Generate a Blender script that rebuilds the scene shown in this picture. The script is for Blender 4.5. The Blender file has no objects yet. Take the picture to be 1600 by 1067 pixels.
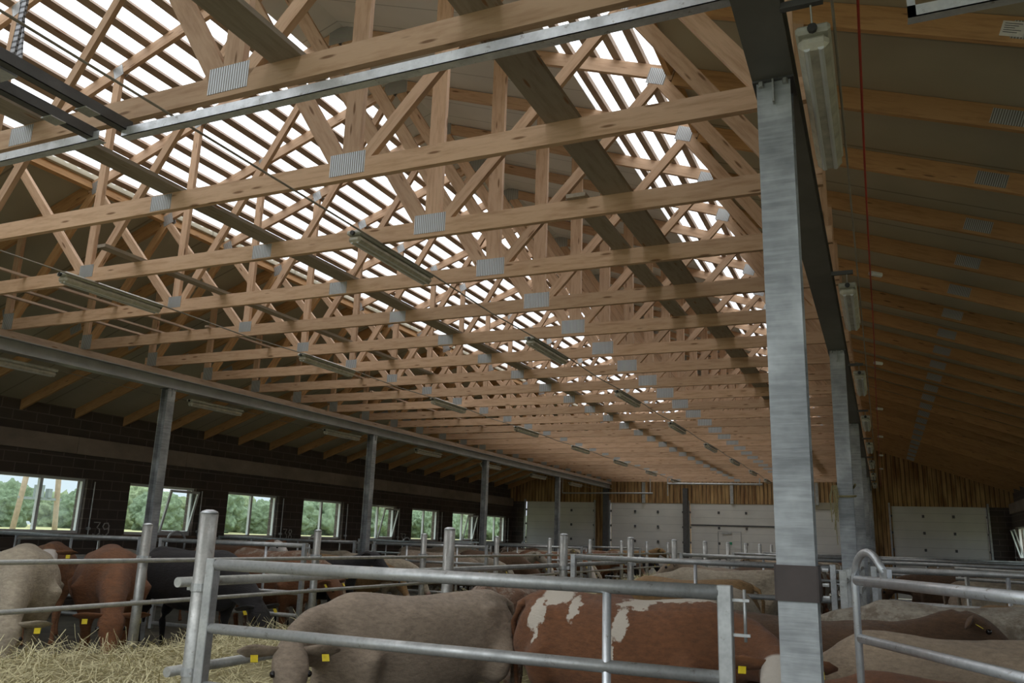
import bpy, bmesh, math, random
from mathutils import Vector, Matrix, noise as mnoise
random.seed(7)
C = bpy.context.scene.collection
S = bpy.context.scene
PI = math.pi

# ------------------------------------------------------------------ camera
H = 1.70                                   # camera height above the barn floor
F_PX, YAW, PIT, ROL = 1280.0, -0.42219, 0.23567, 0.03315
Fv = Vector((math.sin(YAW)*math.cos(PIT), math.cos(YAW)*math.cos(PIT), math.sin(PIT)))
R0 = Vector((math.cos(YAW), -math.sin(YAW), 0)); U0 = R0.cross(Fv)
Rv = math.cos(ROL)*R0 + math.sin(ROL)*U0; Uv = -math.sin(ROL)*R0 + math.cos(ROL)*U0
CAM = Vector((0.0102, -0.0421, H-0.0139))
cd = bpy.data.cameras.new('camera'); cam = bpy.data.objects.new('camera', cd); C.objects.link(cam)
cd.sensor_width = 36; cd.lens = 36*F_PX/1600; cd.clip_end = 500
cam.matrix_world = Matrix(((Rv.x,Uv.x,-Fv.x,CAM.x),(Rv.y,Uv.y,-Fv.y,CAM.y),(Rv.z,Uv.z,-Fv.z,CAM.z),(0,0,0,1)))
S.camera = cam
def ray(px, py): return Fv + Rv*((px-800)/F_PX) + Uv*((533.5-py)/F_PX)
def at_y(px, py, y): r = ray(px, py); return CAM + r*((y-CAM.y)/r.y)
def at_x(px, py, x): r = ray(px, py); return CAM + r*((x-CAM.x)/r.x)
def at_z(px, py, z): r = ray(px, py); return CAM + r*((z-CAM.z)/r.z)

# ------------------------------------------------------------------ world: overcast sky, brighter overhead
w = bpy.data.worlds.new('overcast'); S.world = w; w.use_nodes = True
nt = w.node_tree; nt.nodes.clear()
out = nt.nodes.new('ShaderNodeOutputWorld'); bg = nt.nodes.new('ShaderNodeBackground')
tc = nt.nodes.new('ShaderNodeTexCoord'); sp = nt.nodes.new('ShaderNodeSeparateXYZ')
rp = nt.nodes.new('ShaderNodeValToRGB')
e = rp.color_ramp.elements
e[0].position = 0.0; e[0].color = (.10,.11,.08,1)
e[1].position = 1.0; e[1].color = (1.0,1.0,1.0,1)
for p, c in ((.49,(.12,.13,.10,1)),(.503,(.25,.275,.31,1)),(.58,(.27,.31,.345,1)),(.70,(.62,.65,.68,1)),(.80,(.95,.96,.98,1))):
    n = e.new(p); n.color = c
mp = nt.nodes.new('ShaderNodeMapRange'); mp.inputs[1].default_value = -1; mp.inputs[2].default_value = 1
nt.links.new(tc.outputs['Generated'], sp.inputs[0]); nt.links.new(sp.outputs[2], mp.inputs[0])
nt.links.new(mp.outputs[0], rp.inputs[0]); nt.links.new(rp.outputs[0], bg.inputs[0])
bg.inputs[1].default_value = 3.6
nt.links.new(bg.outputs[0], out.inputs[0])
S.view_settings.view_transform = 'Standard'; S.view_settings.look = 'None'
S.view_settings.exposure = 0.12; S.view_settings.gamma = 1; S.view_settings.use_curve_mapping = False
S.cycles.max_bounces = 10; S.cycles.diffuse_bounces = 6; S.cycles.transparent_max_bounces = 16

# ------------------------------------------------------------------ materials
def new_mat(name):
    m = bpy.data.materials.new(name); m.use_nodes = True
    nt = m.node_tree; b = nt.nodes['Principled BSDF']; return m, nt, b
def N(nt, t, **kw):
    n = nt.nodes.new(t)
    for k, v in kw.items(): setattr(n, k, v)
    return n
def mixc(nt, fac, a, b, mode='MIX'):
    n = nt.nodes.new('ShaderNodeMix'); n.data_type = 'RGBA'; n.blend_type = mode
    for i, v in ((0, fac), (6, a), (7, b)):
        if hasattr(v, 'links') or hasattr(v, 'is_linked'): nt.links.new(v, n.inputs[i])
        elif i == 0: n.inputs[0].default_value = v
        else: n.inputs[i].default_value = (*v, 1)
    return n.outputs[2]
def ramp(nt, src, stops):
    r = nt.nodes.new('ShaderNodeValToRGB'); e = r.color_ramp.elements
    e[0].position, c0 = stops[0][0], stops[0][1]; e[1].position, c1 = stops[-1][0], stops[-1][1]
    e[0].color = (c0,)*3+(1,) if not isinstance(c0, tuple) else (*c0, 1)
    e[1].color = (c1,)*3+(1,) if not isinstance(c1, tuple) else (*c1, 1)
    for p, c in stops[1:-1]:
        n = e.new(p); n.color = (c,)*3+(1,) if not isinstance(c, tuple) else (*c, 1)
    nt.links.new(src, r.inputs[0]); return r.outputs[0]
def coords(nt, scale=(1,1,1), kind='Object', jitter=True):
    tc = N(nt, 'ShaderNodeTexCoord'); mp = N(nt, 'ShaderNodeMapping')
    nt.links.new(tc.outputs[kind], mp.inputs[0]); mp.inputs[3].default_value = scale
    if jitter:
        oi = N(nt, 'ShaderNodeObjectInfo'); mu = N(nt, 'ShaderNodeMath', operation='MULTIPLY')
        nt.links.new(oi.outputs['Random'], mu.inputs[0]); mu.inputs[1].default_value = 37
        nt.links.new(mu.outputs[0], mp.inputs[1])
    return mp.outputs[0]
def noise(nt, vec, scale, detail=4, rough=.5):
    n = N(nt, 'ShaderNodeTexNoise'); n.inputs['Scale'].default_value = scale
    n.inputs['Detail'].default_value = detail; n.inputs['Roughness'].default_value = rough
    nt.links.new(vec, n.inputs['Vector']); return n.outputs[0]
def bump(nt, b, h, strength=.3, dist=.01):
    n = N(nt, 'ShaderNodeBump'); n.inputs['Strength'].default_value = strength; n.inputs['Distance'].default_value = dist
    nt.links.new(h, n.inputs['Height']); nt.links.new(n.outputs[0], b.inputs['Normal'])
def wood(name, c1, c2, knot=(.25,.13,.06), rough=.75, vary=.25):
    m, nt, b = new_mat(name)
    v = coords(nt, (1.2, 9, 9)); g = noise(nt, v, 3.0, 5, .6)
    col = ramp(nt, g, ((.3, c2), (.55, c1), (.75, tuple(x*.93 for x in c1))))
    v2 = coords(nt, (.45, 2.4, 2.4)); vo = N(nt, 'ShaderNodeTexVoronoi'); vo.inputs['Scale'].default_value = 5.0
    nt.links.new(v2, vo.inputs['Vector'])
    k = ramp(nt, vo.outputs['Distance'], ((.08, 1.0), (.15, 0.0)))
    col = mixc(nt, k, col, knot)
    oi = N(nt, 'ShaderNodeObjectInfo')
    t = ramp(nt, oi.outputs['Random'], ((0, (1-vary,1-vary,1-vary*1.05)), (1, (1.0,1.0,1.0))))
    col = mixc(nt, 1.0, col, t, 'MULTIPLY')
    nt.links.new(col, b.inputs['Base Color']); b.inputs['Roughness'].default_value = rough
    bump(nt, b, g, .25, .003); return m
def plain(name, col, rough=.7, metal=0.0, nscale=6, amt=.25, bumps=0.0, scale=(1,1,1)):
    m, nt, b = new_mat(name)
    v = coords(nt, scale); n = noise(nt, v, nscale, 5, .6)
    c = ramp(nt, n, ((.3, tuple(x*(1-amt) for x in col)), (.7, tuple(min(1, x*(1+amt*.5)) for x in col))))
    nt.links.new(c, b.inputs['Base Color']); b.inputs['Roughness'].default_value = rough; b.inputs['Metallic'].default_value = metal
    if bumps: bump(nt, b, n, bumps, .01)
    return m
M = {}
M['pine'] = wood('pine', (.68,.455,.295), (.52,.32,.19))
M['rafter_pine'] = wood('rafter_pine', (.60,.35,.155), (.44,.24,.10))  # same pine, with the orange of dim reflected light put into its colour
M['old_board'] = wood('weathered_board', (.36,.30,.23), (.27,.22,.16), vary=.2)
M['batten'] = wood('batten_wood', (.42,.32,.245), (.34,.255,.19))
M['plate_wood'] = wood('timber_plate', (.52,.38,.28), (.38,.27,.2))
def galv(name, col, rough=.45, metal=.65, amt=.3):
    m, nt, b = new_mat(name); v = coords(nt, (1,1,1))
    n1 = noise(nt, v, 9, 4, .6); vo = N(nt, 'ShaderNodeTexVoronoi'); vo.inputs['Scale'].default_value = 60; nt.links.new(v, vo.inputs['Vector'])
    c = ramp(nt, n1, ((.3, tuple(x*(1-amt) for x in col)), (.7, col)))
    c = mixc(nt, .15, c, vo.outputs['Distance'], 'SOFT_LIGHT')
    d = noise(nt, v, 26, 3, .7); dm = ramp(nt, d, ((.62, 0.0), (.72, .55)))
    c = mixc(nt, dm, c, (.16,.12,.08))
    nt.links.new(c, b.inputs['Base Color']); b.inputs['Metallic'].default_value = metal
    r = ramp(nt, n1, ((.3, rough+.15), (.7, rough-.08))); nt.links.new(r, b.inputs['Roughness'])
    bump(nt, b, n1, .15, .004); return m
M['galv'] = galv('galvanised_tube', (.52,.53,.52))
M['galv_bright'] = galv('galvanised_bright', (.78,.81,.84), .38, .7)
M['galv_post'] = galv('galvanised_post', (.49,.49,.46), .42)
def column_mat():
    m, nt, b = new_mat('galvanised_column'); v = coords(nt, (1,1,1), jitter=False)
    n1 = noise(nt, v, 3.2, 4, .55); c = ramp(nt, n1, ((.32, (.175,.185,.19)), (.5, (.28,.295,.30)), (.7, (.50,.525,.53))))
    v2 = coords(nt, (4, 4, 46), jitter=False); n2 = noise(nt, v2, 1.0, 4, .6)
    c = mixc(nt, ramp(nt, n2, ((.42, 0.0), (.66, .25))), c, (.60,.63,.64))
    nt.links.new(c, b.inputs['Base Color']); b.inputs['Metallic'].default_value = .35; b.inputs['Roughness'].default_value = .55
    bump(nt, b, n2, .35, .004); return m
M['column'] = column_mat()
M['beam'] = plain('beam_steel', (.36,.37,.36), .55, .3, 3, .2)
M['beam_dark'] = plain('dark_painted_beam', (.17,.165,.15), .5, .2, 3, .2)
M['dark_steel'] = plain('dark_steel', (.12,.12,.12), .5, .5)
M['rubber'] = plain('brown_rubber_wrap', (.06,.045,.04), .6, 0, 8, .2)
def plate_mat():
    m, nt, b = new_mat('nail_plate'); v = coords(nt, (1,1,1), jitter=False)
    wv = N(nt, 'ShaderNodeTexWave', wave_type='BANDS', bands_direction='X'); wv.inputs['Scale'].default_value = 17; nt.links.new(v, wv.inputs['Vector'])
    v2 = coords(nt, (1,1,1), jitter=False)
    w2 = N(nt, 'ShaderNodeTexWave', wave_type='BANDS', bands_direction='Z'); w2.inputs['Scale'].default_value = 14; nt.links.new(v2, w2.inputs['Vector'])
    mu = N(nt, 'ShaderNodeMath', operation='MULTIPLY'); nt.links.new(wv.outputs['Fac'], mu.inputs[0]); mu.inputs[1].default_value = 1.0
    c = ramp(nt, mu.outputs[0], ((.35, (.58,.61,.63)), (.65, (.22,.21,.19))))
    nt.links.new(c, b.inputs['Base Color']); b.inputs['Metallic'].default_value = .45; b.inputs['Roughness'].default_value = .45
    bump(nt, b, mu.outputs[0], .4, .003); return m
M['plate'] = plate_mat()
def perf_mat():
    m, nt, b = new_mat('perforated_steel'); v = coords(nt, (1,1,1), jitter=False)
    wv = N(nt, 'ShaderNodeTexWave', wave_type='BANDS', bands_direction='Z'); wv.inputs['Scale'].default_value = 9; nt.links.new(v, wv.inputs['Vector'])
    c = ramp(nt, wv.outputs['Fac'], ((.6, (.35,.36,.38)), (.75, (.05,.05,.05)))); nt.links.new(c, b.inputs['Base Color']); b.inputs['Metallic'].default_value = .5; b.inputs['Roughness'].default_value = .4; return m
M['perf'] = perf_mat()
def block_mat():
    m, nt, b = new_mat('block_wall'); tc = N(nt, 'ShaderNodeTexCoord')
    br = N(nt, 'ShaderNodeTexBrick'); sx = N(nt, 'ShaderNodeSeparateXYZ'); cx = N(nt, 'ShaderNodeCombineXYZ'); ad = N(nt, 'ShaderNodeMath')
    nt.links.new(tc.outputs['Object'], sx.inputs[0]); nt.links.new(sx.outputs[0], ad.inputs[0]); nt.links.new(sx.outputs[1], ad.inputs[1])
    nt.links.new(ad.outputs[0], cx.inputs[0]); nt.links.new(sx.outputs[2], cx.inputs[1]); nt.links.new(cx.outputs[0], br.inputs['Vector'])
    br.inputs['Color1'].default_value = (.078,.062,.052,1); br.inputs['Color2'].default_value = (.054,.043,.037,1); br.inputs['Mortar'].default_value = (.15,.125,.105,1)
    br.inputs['Scale'].default_value = 1; br.inputs['Mortar Size'].default_value = .011; br.inputs['Brick Width'].default_value = .5; br.inputs['Row Height'].default_value = .2
    n = noise(nt, tc.outputs['Object'], 2.2, 5); c = mixc(nt, ramp(nt, n, ((.35, 0.0), (.75, .5))), br.outputs[0], (.10,.078,.062))
    nt.links.new(c, b.inputs['Base Color']); b.inputs['Roughness'].default_value = .9; bump(nt, b, br.outputs['Fac'], -.3, .006); return m
M['block'] = block_mat()
M['concrete'] = plain('concrete_ledge', (.27,.22,.18), .9, 0, 1.5, .35, .2, (1,.6,1))
M['floor'] = plain('dirty_floor', (.10,.085,.06), .9, 0, 2.5, .5, .4)
def board_wall():
    m, nt, b = new_mat('board_wall'); tc = N(nt, 'ShaderNodeTexCoord')
    wv = N(nt, 'ShaderNodeTexWave', wave_type='BANDS', bands_direction='X', wave_profile='SAW'); wv.inputs['Scale'].default_value = 2.1; nt.links.new(tc.outputs['Object'], wv.inputs['Vector'])
    mp = N(nt, 'ShaderNodeMapping'); mp.inputs[3].default_value = (5,5,.6); nt.links.new(tc.outputs['Object'], mp.inputs[0])
    n = noise(nt, mp.outputs[0], 1.6, 4); c = ramp(nt, n, ((.35, (.20,.10,.035)), (.65, (.52,.33,.14))))
    g = ramp(nt, wv.outputs['Fac'], ((.12, .22), (.25, 1.0))); c = mixc(nt, 1.0, c, g, 'MULTIPLY')
    nt.links.new(c, b.inputs['Base Color']); b.inputs['Roughness'].default_value = .8; bump(nt, b, wv.outputs['Fac'], .5, .02); return m
M['boards'] = board_wall()
def panel_ceiling(name, col, pitch, axis='X'):
    m, nt, b = new_mat(name); tc = N(nt, 'ShaderNodeTexCoord')
    wv = N(nt, 'ShaderNodeTexWave', wave_type='BANDS', bands_direction=axis, wave_profile='SAW'); wv.inputs['Scale'].default_value = .314/pitch; nt.links.new(tc.outputs['Object'], wv.inputs['Vector'])
    n = noise(nt, tc.outputs['Object'], 1.2, 4); c = ramp(nt, n, ((.3, tuple(x*.85 for x in col)), (.7, col)))
    g = ramp(nt, wv.outputs['Fac'], ((.015, .55), (.04, 1.0))); c = mixc(nt, 1.0, c, g, 'MULTIPLY')
    nt.links.new(c, b.inputs['Base Color']); b.inputs['Roughness'].default_value = .6; bump(nt, b, wv.outputs['Fac'], .3, .01); return m
M['ceil'] = panel_ceiling('cream_roof_panel', (.46,.42,.31), 1.0, 'Y')
M['ridge'] = panel_ceiling('ridge_roof_panel', (.74,.73,.71), .45, 'Y')
M['door'] = panel_ceiling('white_door_panel', (.74,.73,.68), .305, 'Z')
M['white_frame'] = plain('white_pvc', (.62,.64,.64), .4, 0, 5, .1)
M['sill'] = plain('dirty_sill', (.20,.13,.09), .8, 0, 5, .3)
M['lamp_body'] = plain('lamp_housing', (.50,.50,.44), .4, .1, 9, .25)
M['lamp_cover'] = plain('lamp_diffuser', (.52,.50,.42), .25, 0, 12, .3)
M['yellow'] = plain('yellow_tag', (.80,.62,.02), .5, 0, 20, .2)
M['red'] = plain('red_cord', (.45,.05,.03), .6)
M['white'] = plain('white_insulator', (.8,.8,.78), .4)
M['chalk'] = plain('chalk', (.50,.48,.44), .9, 0, 30, .5)
M['green_sign'] = plain('green_sign', (.02,.32,.15), .5)
M['paper'] = plain('paper_label', (.80,.78,.74), .7, 0, 40, .1)
M['ink'] = plain('ink', (.12,.12,.13), .7)
M['cable'] = plain('cable', (.30,.27,.22), .6)
M['blackp'] = plain('black_plastic', (.03,.03,.03), .5)
def hay_mat(name, c1, c2):
    m, nt, b = new_mat(name); tc = N(nt, 'ShaderNodeTexCoord'); n = noise(nt, tc.outputs['Object'], 9, 3, .6)
    n2 = noise(nt, tc.outputs['Object'], 90, 2, .6); c = ramp(nt, n, ((.3, c2), (.7, c1))); c = mixc(nt, ramp(nt, n2, ((.35, 0.0), (.7, .7))), c, tuple(min(1, x*1.35) for x in c1))
    nt.links.new(c, b.inputs['Base Color']); b.inputs['Roughness'].default_value = .8; return m
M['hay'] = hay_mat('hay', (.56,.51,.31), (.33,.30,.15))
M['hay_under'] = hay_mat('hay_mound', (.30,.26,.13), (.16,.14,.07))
def sheet_mat():
    m = bpy.data.materials.new('translucent_sheet'); m.use_nodes = True; nt = m.node_tree; nt.nodes.clear()
    o = N(nt, 'ShaderNodeOutputMaterial'); a = N(nt, 'ShaderNodeMixShader'); t = N(nt, 'ShaderNodeBsdfTransparent'); l = N(nt, 'ShaderNodeBsdfTranslucent')
    t.inputs[0].default_value = (.86,.88,.90,1); l.inputs[0].default_value = (.9,.9,.9,1); a.inputs[0].default_value = .3
    nt.links.new(t.outputs[0], a.inputs[1]); nt.links.new(l.outputs[0], a.inputs[2]); nt.links.new(a.outputs[0], o.inputs[0]); return m
M['sheet'] = sheet_mat()
def glass_mat():
    m = bpy.data.materials.new('window_glass'); m.use_nodes = True; nt = m.node_tree; nt.nodes.clear()
    o = N(nt, 'ShaderNodeOutputMaterial'); a = N(nt, 'ShaderNodeMixShader'); t = N(nt, 'ShaderNodeBsdfTransparent'); g = N(nt, 'ShaderNodeBsdfGlossy')
    t.inputs[0].default_value = (.90,.945,.93,1); g.inputs['Roughness'].default_value = .05; a.inputs[0].default_value = .06
    nt.links.new(t.outputs[0], a.inputs[1]); nt.links.new(g.outputs[0], a.inputs[2]); nt.links.new(a.outputs[0], o.inputs[0]); return m
M['glass'] = glass_mat()
M['meadow'] = plain('meadow', (.35,.34,.17), .9, 0, .25, .35)
def leaf_mat(name, c):
    m, nt, b = new_mat(name); tc = N(nt, 'ShaderNodeTexCoord'); n = noise(nt, tc.outputs['Object'], 2.6, 6, .7)
    cc = ramp(nt, n, ((.35, tuple(x*.5 for x in c)), (.62, c), (.8, tuple(x*1.4 for x in c))))
    nt.links.new(cc, b.inputs['Base Color']); b.inputs['Roughness'].default_value = .8; bump(nt, b, n, .8, .3); return m
M['leaf'] = leaf_mat('leaves', (.20,.28,.17)); M['leaf2'] = leaf_mat('leaves_pale', (.27,.34,.19))  # leaf greens paled and greyed, distance haze is put into the colour
M['pole_wood'] = plain('pole_wood', (.36,.28,.21), .8)
M['trafo'] = plain('transformer_grey', (.22,.26,.27), .6)

# ------------------------------------------------------------------ mesh helpers
def link(name, bm, m, parent=None, smooth=False):
    me = bpy.data.meshes.new(name); bm.normal_update(); bm.to_mesh(me); bm.free()
    if smooth:
        for p in me.polygons: p.use_smooth = True
    if m: me.materials.append(m)
    o = bpy.data.objects.new(name, me); C.objects.link(o)
    if parent: o.parent = parent
    return o
def box(bm, c, s, mat=None):
    r = bmesh.ops.create_cube(bm, size=1)['verts']
    T = Matrix.Translation(c) @ (mat or Matrix.Identity(4)) @ Matrix.Diagonal((*s, 1))
    bmesh.ops.transform(bm, matrix=T, verts=r); return r
def bx(x0, x1, y0, y1, z0, z1, bm=None):
    bm = bm or bmesh.new(); box(bm, ((x0+x1)/2, (y0+y1)/2, (z0+z1)/2), (abs(x1-x0), abs(y1-y0), abs(z1-z0))); return bm
def frame_of(d, up=Vector((0,0,1))):
    d = d.normalized(); u = up if abs(d.dot(up)) < .95 else Vector((0,1,0))
    s = u.cross(d).normalized(); return s, d.cross(s)
def tube(bm, pts, r, seg=12, caps=True):
    pts = [Vector(p) for p in pts]; rr = r if isinstance(r, (list, tuple)) else [r]*len(pts); rings = []
    for i, p in enumerate(pts):
        d = (pts[min(i+1, len(pts)-1)] - pts[max(i-1, 0)]); s, u = frame_of(d)
        if rings and s.dot(ps) < 0: s, u = -s, -u
        ps = s
        rings.append([bm.verts.new(p + (s*math.cos(a)+u*math.sin(a))*rr[i]) for a in [2*PI*k/seg for k in range(seg)]])
    for a, b in zip(rings, rings[1:]):
        for k in range(seg): bm.faces.new((a[k], a[(k+1)%seg], b[(k+1)%seg], b[k]))
    if caps: bm.faces.new(rings[0][::-1]); bm.faces.new(rings[-1])
    return bm
def tb(pts, r, seg=12): return tube(bmesh.new(), pts, r, seg)
def bevel(bm, w=.003):
    bmesh.ops.bevel(bm, geom=[e for e in bm.edges], offset=w, segments=1, affect='EDGES'); return bm
def empty(name, loc, label=None, cat=None, group=None, kind=None, rz=0):
    o = bpy.data.objects.new(name, None); C.objects.link(o); o.location = loc; o.rotation_euler = (0,0,rz); o.empty_display_size = .1
    return tag(o, label, cat, group, kind)
def tag(o, label=None, cat=None, group=None, kind=None):
    if label: o['label'] = label
    if cat: o['category'] = cat
    if group: o['group'] = group
    if kind: o['kind'] = kind
    return o
def struct(name, bm, m, label=None, cat=None, smooth=False):
    return tag(link(name, bm, m, None, smooth), label, cat, None, 'structure')
def copy_tree(o, parent=None):
    c = o.copy(); C.objects.link(c)
    if parent: c.parent = parent
    for ch in list(o.children): copy_tree(ch, c)
    return c
ORD = ['first','second','third','fourth','fifth','sixth','seventh','eighth','ninth','tenth','eleventh','twelfth','thirteenth','fourteenth','fifteenth','sixteenth','seventeenth','eighteenth','nineteenth','twentieth','twenty-first','twenty-second','twenty-third','twenty-fourth','twenty-fifth','twenty-sixth','twenty-seventh','twenty-eighth']

# ------------------------------------------------------------------ building layout (metres)
XW0, XW1, XL, XR, XC = -15.0, 4.2, -10.49, -.33, -5.41       # walls, beams, ridge
YE, YB = 34.0, -3.0                                          # far end wall, behind camera
ZC = 2.53+H                                                  # bottom chord centre
def zr(x): return 5.69+H-.357*abs(x-XC)                      # rafter centre line
SL = math.atan(.357)

struct('floor', bx(XW0-.3, XW1+.3, YB, YE+.2, -.2, 0), M['floor'])
# left wall with window holes
def wall_with_holes(name, x0, x1, holes, z0, z1, ya, yb, top):
    bm = bmesh.new(); y = ya
    for (a, b) in holes:
        bx(x0, x1, y, a, 0, top, bm); bx(x0, x1, a, b, 0, z0, bm); bx(x0, x1, a, b, z1, top, bm); y = b
    bx(x0, x1, y, yb, 0, top, bm); return struct(name, bm, M['block'])
WY = [(10.2+3.03*k, 12.15+3.03*k) for k in range(-3, 8)]
WZ0, WZ1 = H-.20, H+.90
wall_with_holes('wall_left', XW0-.3, XW0, WY, WZ0, WZ1, YB, YE, 3.08)
wall_with_holes('wall_right', XW1, XW1+.3, WY, WZ0, WZ1, YB, YE, 3.08)
for n, (x0, x1) in enumerate(((XW0-.3, XW0+.05), (XW1-.05, XW1+.3))):
    bm = bmesh.new(); y = YB
    while y < YE-.1: bx(x0, x1, y+.006, min(y+2.95, YE)-.006, 3.08, 3.42, bm); y += 2.95
    struct('trim_%d'%(n+1), bm, M['concrete'])
for n, (x0, x1) in enumerate(((XW0-.3, XW0-.12), (XW1+.12, XW1+.3))):
    struct('trim_%d'%(n+3), bx(x0, x1, YB, YE, 3.42, zr(x0 if n == 0 else x1)+.2), M['block'])
wn = 0
for side, X, sgn in (('left', XW0, 1), ('right', XW1, -1)):
    for k, (a, b) in enumerate(WY):
        if b < 7.5 and side == 'left': continue
        if side == 'right' and a < 19: continue
        wn += 1; wo = empty('window_%d'%wn, (X-sgn*.12, (a+b)/2, WZ0), kind='structure')
        hw, hh = (b-a)/2, WZ1-WZ0; t = .055
        bm = bmesh.new()
        bx(-.035,.035,-hw,hw,0,t,bm); bx(-.035,.035,-hw,hw,hh-t,hh,bm); bx(-.035,.035,-hw,-hw+t,t,hh-t,bm); bx(-.035,.035,hw-t,hw,t,hh-t,bm); bx(-.035,.035,-t*.6,t*.6,t,hh-t,bm)
        link('window_frame', bm, M['white_frame'], wo)
        tilted = (side == 'left' and k in (4, 7, 9)) or side == 'right'
        for s in (-1, 1):
            y0, y1 = (t*.6, hw-t) if s > 0 else (-hw+t, -t*.6)
            if tilted and s > 0:
                sa = link('tilted_sash', bx(-.02,.02,y0,y0+.05,0,hh-2*t, bx(-.02,.02,y1-.05,y1,0,hh-2*t, bx(-.02,.02,y0+.05,y1-.05,0,.05, bx(-.02,.02,y0+.05,y1-.05,hh-2*t-.05,hh-2*t)))), M['white_frame'], wo)
                sa.location = (sgn*.05, 0, t); sa.rotation_euler = (0, sgn*math.radians(13), 0)
                link('glass_pane', bx(-.004,.004,y0+.05,y1-.05,.05,hh-2*t-.05), M['glass'], sa)
            else: link('glass_pane', bx(-.004,.004,y0,y1,t,hh-t), M['glass'], wo)
        link('window_sill', bx(sgn*.03, sgn*.22, -hw-.05, hw+.05, -.05, -.002), M['sill'], wo)
        link('winding_rod', tube(tb([(sgn*.17, hw+.14, -.05), (sgn*.17, hw+.14, hh-.05)], .012, 8), [(sgn*.12, hw+.14, .1), (sgn*.2, hw+.14, .1)], .03, 8), M['galv'], wo)
# chalk numbers
DIG = {'3':[(0,1),(.55,1.0),(.3,.62),(.55,.5),(.6,.2),(.3,0),(0,.12)], '9':[(.6,.75),(.45,.98),(.15,.95),(.03,.7),(.2,.5),(.5,.55),(.6,.75),(.6,.25),(.35,.0),(.08,.08)],
       '8':[(.3,.52),(.08,.72),(.15,.95),(.42,.97),(.52,.75),(.3,.52),(.08,.28),(.15,.02),(.45,.02),(.55,.28),(.3,.52)], '7':[(0,.97),(.55,.97),(.3,.4),(.25,0)]}
for txt, y0, yy, wh in (('39', 12.44, .27, 'right of the first window'), ('38', 18.5, .27, 'between the third and fourth windows'), ('37', 24.62, .26, 'faint and farthest along the wall')):
    bm = bmesh.new()
    for i, ch in enumerate(txt):
        pts = [(XW0+.012, y0 + (i*.8+p[0])*yy, H-.24 + p[1]*yy) for p in DIG[ch]]
        tube(bm, pts, .013, 6)
    tag(link('painted_number', bm, M['chalk']), 'white number %s painted on the dark block wall, %s'%(txt, wh), 'number')

# end wall: doors
ZB_ = H+2.177
YD = YE
DO = [(-14.3,-11.2,3.3), (-10.42,-7.4,3.3), (-7.08,-3.75,3.3), (-2.75,-.75,3.14), (.36,3.44,3.32)]
bm = bmesh.new()
for (a, b) in ((XW0-.3,-14.40), (3.45, XW1+.3)): bx(a, b, YD, YD+.2, 0, 3.3, bm)
struct('wall_end', bm, M['block'])
bm = bmesh.new()
xs = [-14.42,-11.16]; 
for (a, b) in ((-11.16,-10.46), (-7.38,-7.1), (-3.73,-2.77), (-.73,.375)): bx(a, b, YD, YD+.15, 0, 3.3, bm)
# gable above the doors as one prism
v = [(XW0-.3,3.3),(XW0-.3,zr(XW0)+.15),(XC,zr(XC)+.15),(XW1+.3,zr(XW1)+.15),(XW1+.3,3.3)]
f = [bm.verts.new((x, YD, z)) for x, z in v]; g = [bm.verts.new((x, YD+.15, z)) for x, z in v]
bm.faces.new(f); bm.faces.new(g[::-1])
for i in range(5): bm.faces.new((f[i], g[i], g[(i+1)%5], f[(i+1)%5]))
struct('wall_gable', bm, M['boards'])
for i, (a, b, h) in enumerate(DO):
    d = empty('door_%d'%(i+1), ((a+b)/2, YD+.02, 0), kind='structure'); hw = (b-a)/2
    link('door_panel', bx(-hw, hw, 0, .05, .02, h), M['door'], d)
    if i != 3:
        for z in (.55,1.15,1.75,2.35,2.95):
            if z > h-.2: continue
            for x in ([-hw*.32, hw*.32] if i else [-hw*.1, hw*.35]):
                link('hinge', bx(x-.04, x+.04, -.03, 0, z-.05, z+.05), M['dark_steel'], d)
            for x in (-hw-.03, hw+.03): link('roller', bx(x-.05, x+.05, -.05, 0, z-.04, z+.04), M['dark_steel'], d)
        for x in (-hw-.06, hw+.06): link('door_track', bx(x-.03, x+.03, -.09, .0, 0, h+.1), M['galv'], d)
    else: link('door_header', bx(-hw, hw, -.03, 0, h, h+.26), M['ceil'], d)
    if i == 2:
        link('seam_strip', bx(-hw, hw, -.02, 0, 2.42, 2.48), M['dark_steel'], d)
        wk = link('wicket_door', bx(-.55, .30, -.02, 0, .1, 2.2, bx(-.02,-.0, -.02,0, 2.0,2.01)), M['door'], d)
        link('door_closer', bx(-.42, -.05, -.07, -.02, 2.12, 2.18), M['galv'], wk)
        link('exit_sign', bx(-.22, -.04, -.035, -.02, 1.72, 1.82), M['green_sign'], wk)
        bm = bmesh.new()
        for x in (-.58, .31): bx(x-.012, x+.012, -.025, 0, .1, 2.22, bm)
        bx(-.58, .31, -.025, 0, 2.2, 2.225, bm); link('wicket_frame', bm, M['galv'], wk)
def simple(name, bm, m, label, cat, group=None, smooth=False): return tag(link(name, bm, m, None, smooth), label, cat, group)
for n, x in enumerate((-9.0, -5.4, -2.2)):
    simple('gable_post', bx(x-.06, x+.06, YD-.12, YD-.01, 3.3, 4.15), M['galv'], 'short grey steel post on the boarded gable, %s from the left above the doors'%ORD[n], 'post', 'steel posts above the end doors')
simple('steel_post', bx(-10.72,-10.5, YD-.25, YD-.02, 0, ZB_ - .01), M['dark_steel'], 'dark steel post between the two left end doors', 'post')
simple('steel_post', bx(-7.34,-7.14, YD-.25, YD-.02, 0, 3.9), M['dark_steel'], 'dark steel post between the second and third end doors', 'post')
simple('door_rail', tube(tube(tb([(-12.0, 32.3, 3.58), (-8.2, 32.3, 3.6)], .03), [(-12.0,32.3,3.58), (-12.0,32.3,4.93)], .02), [(-8.3,32.3,3.6), (-8.3,32.3,4.2)], .02), M['galv'], 'galvanised rail over the leftmost end door', 'rail')
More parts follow.
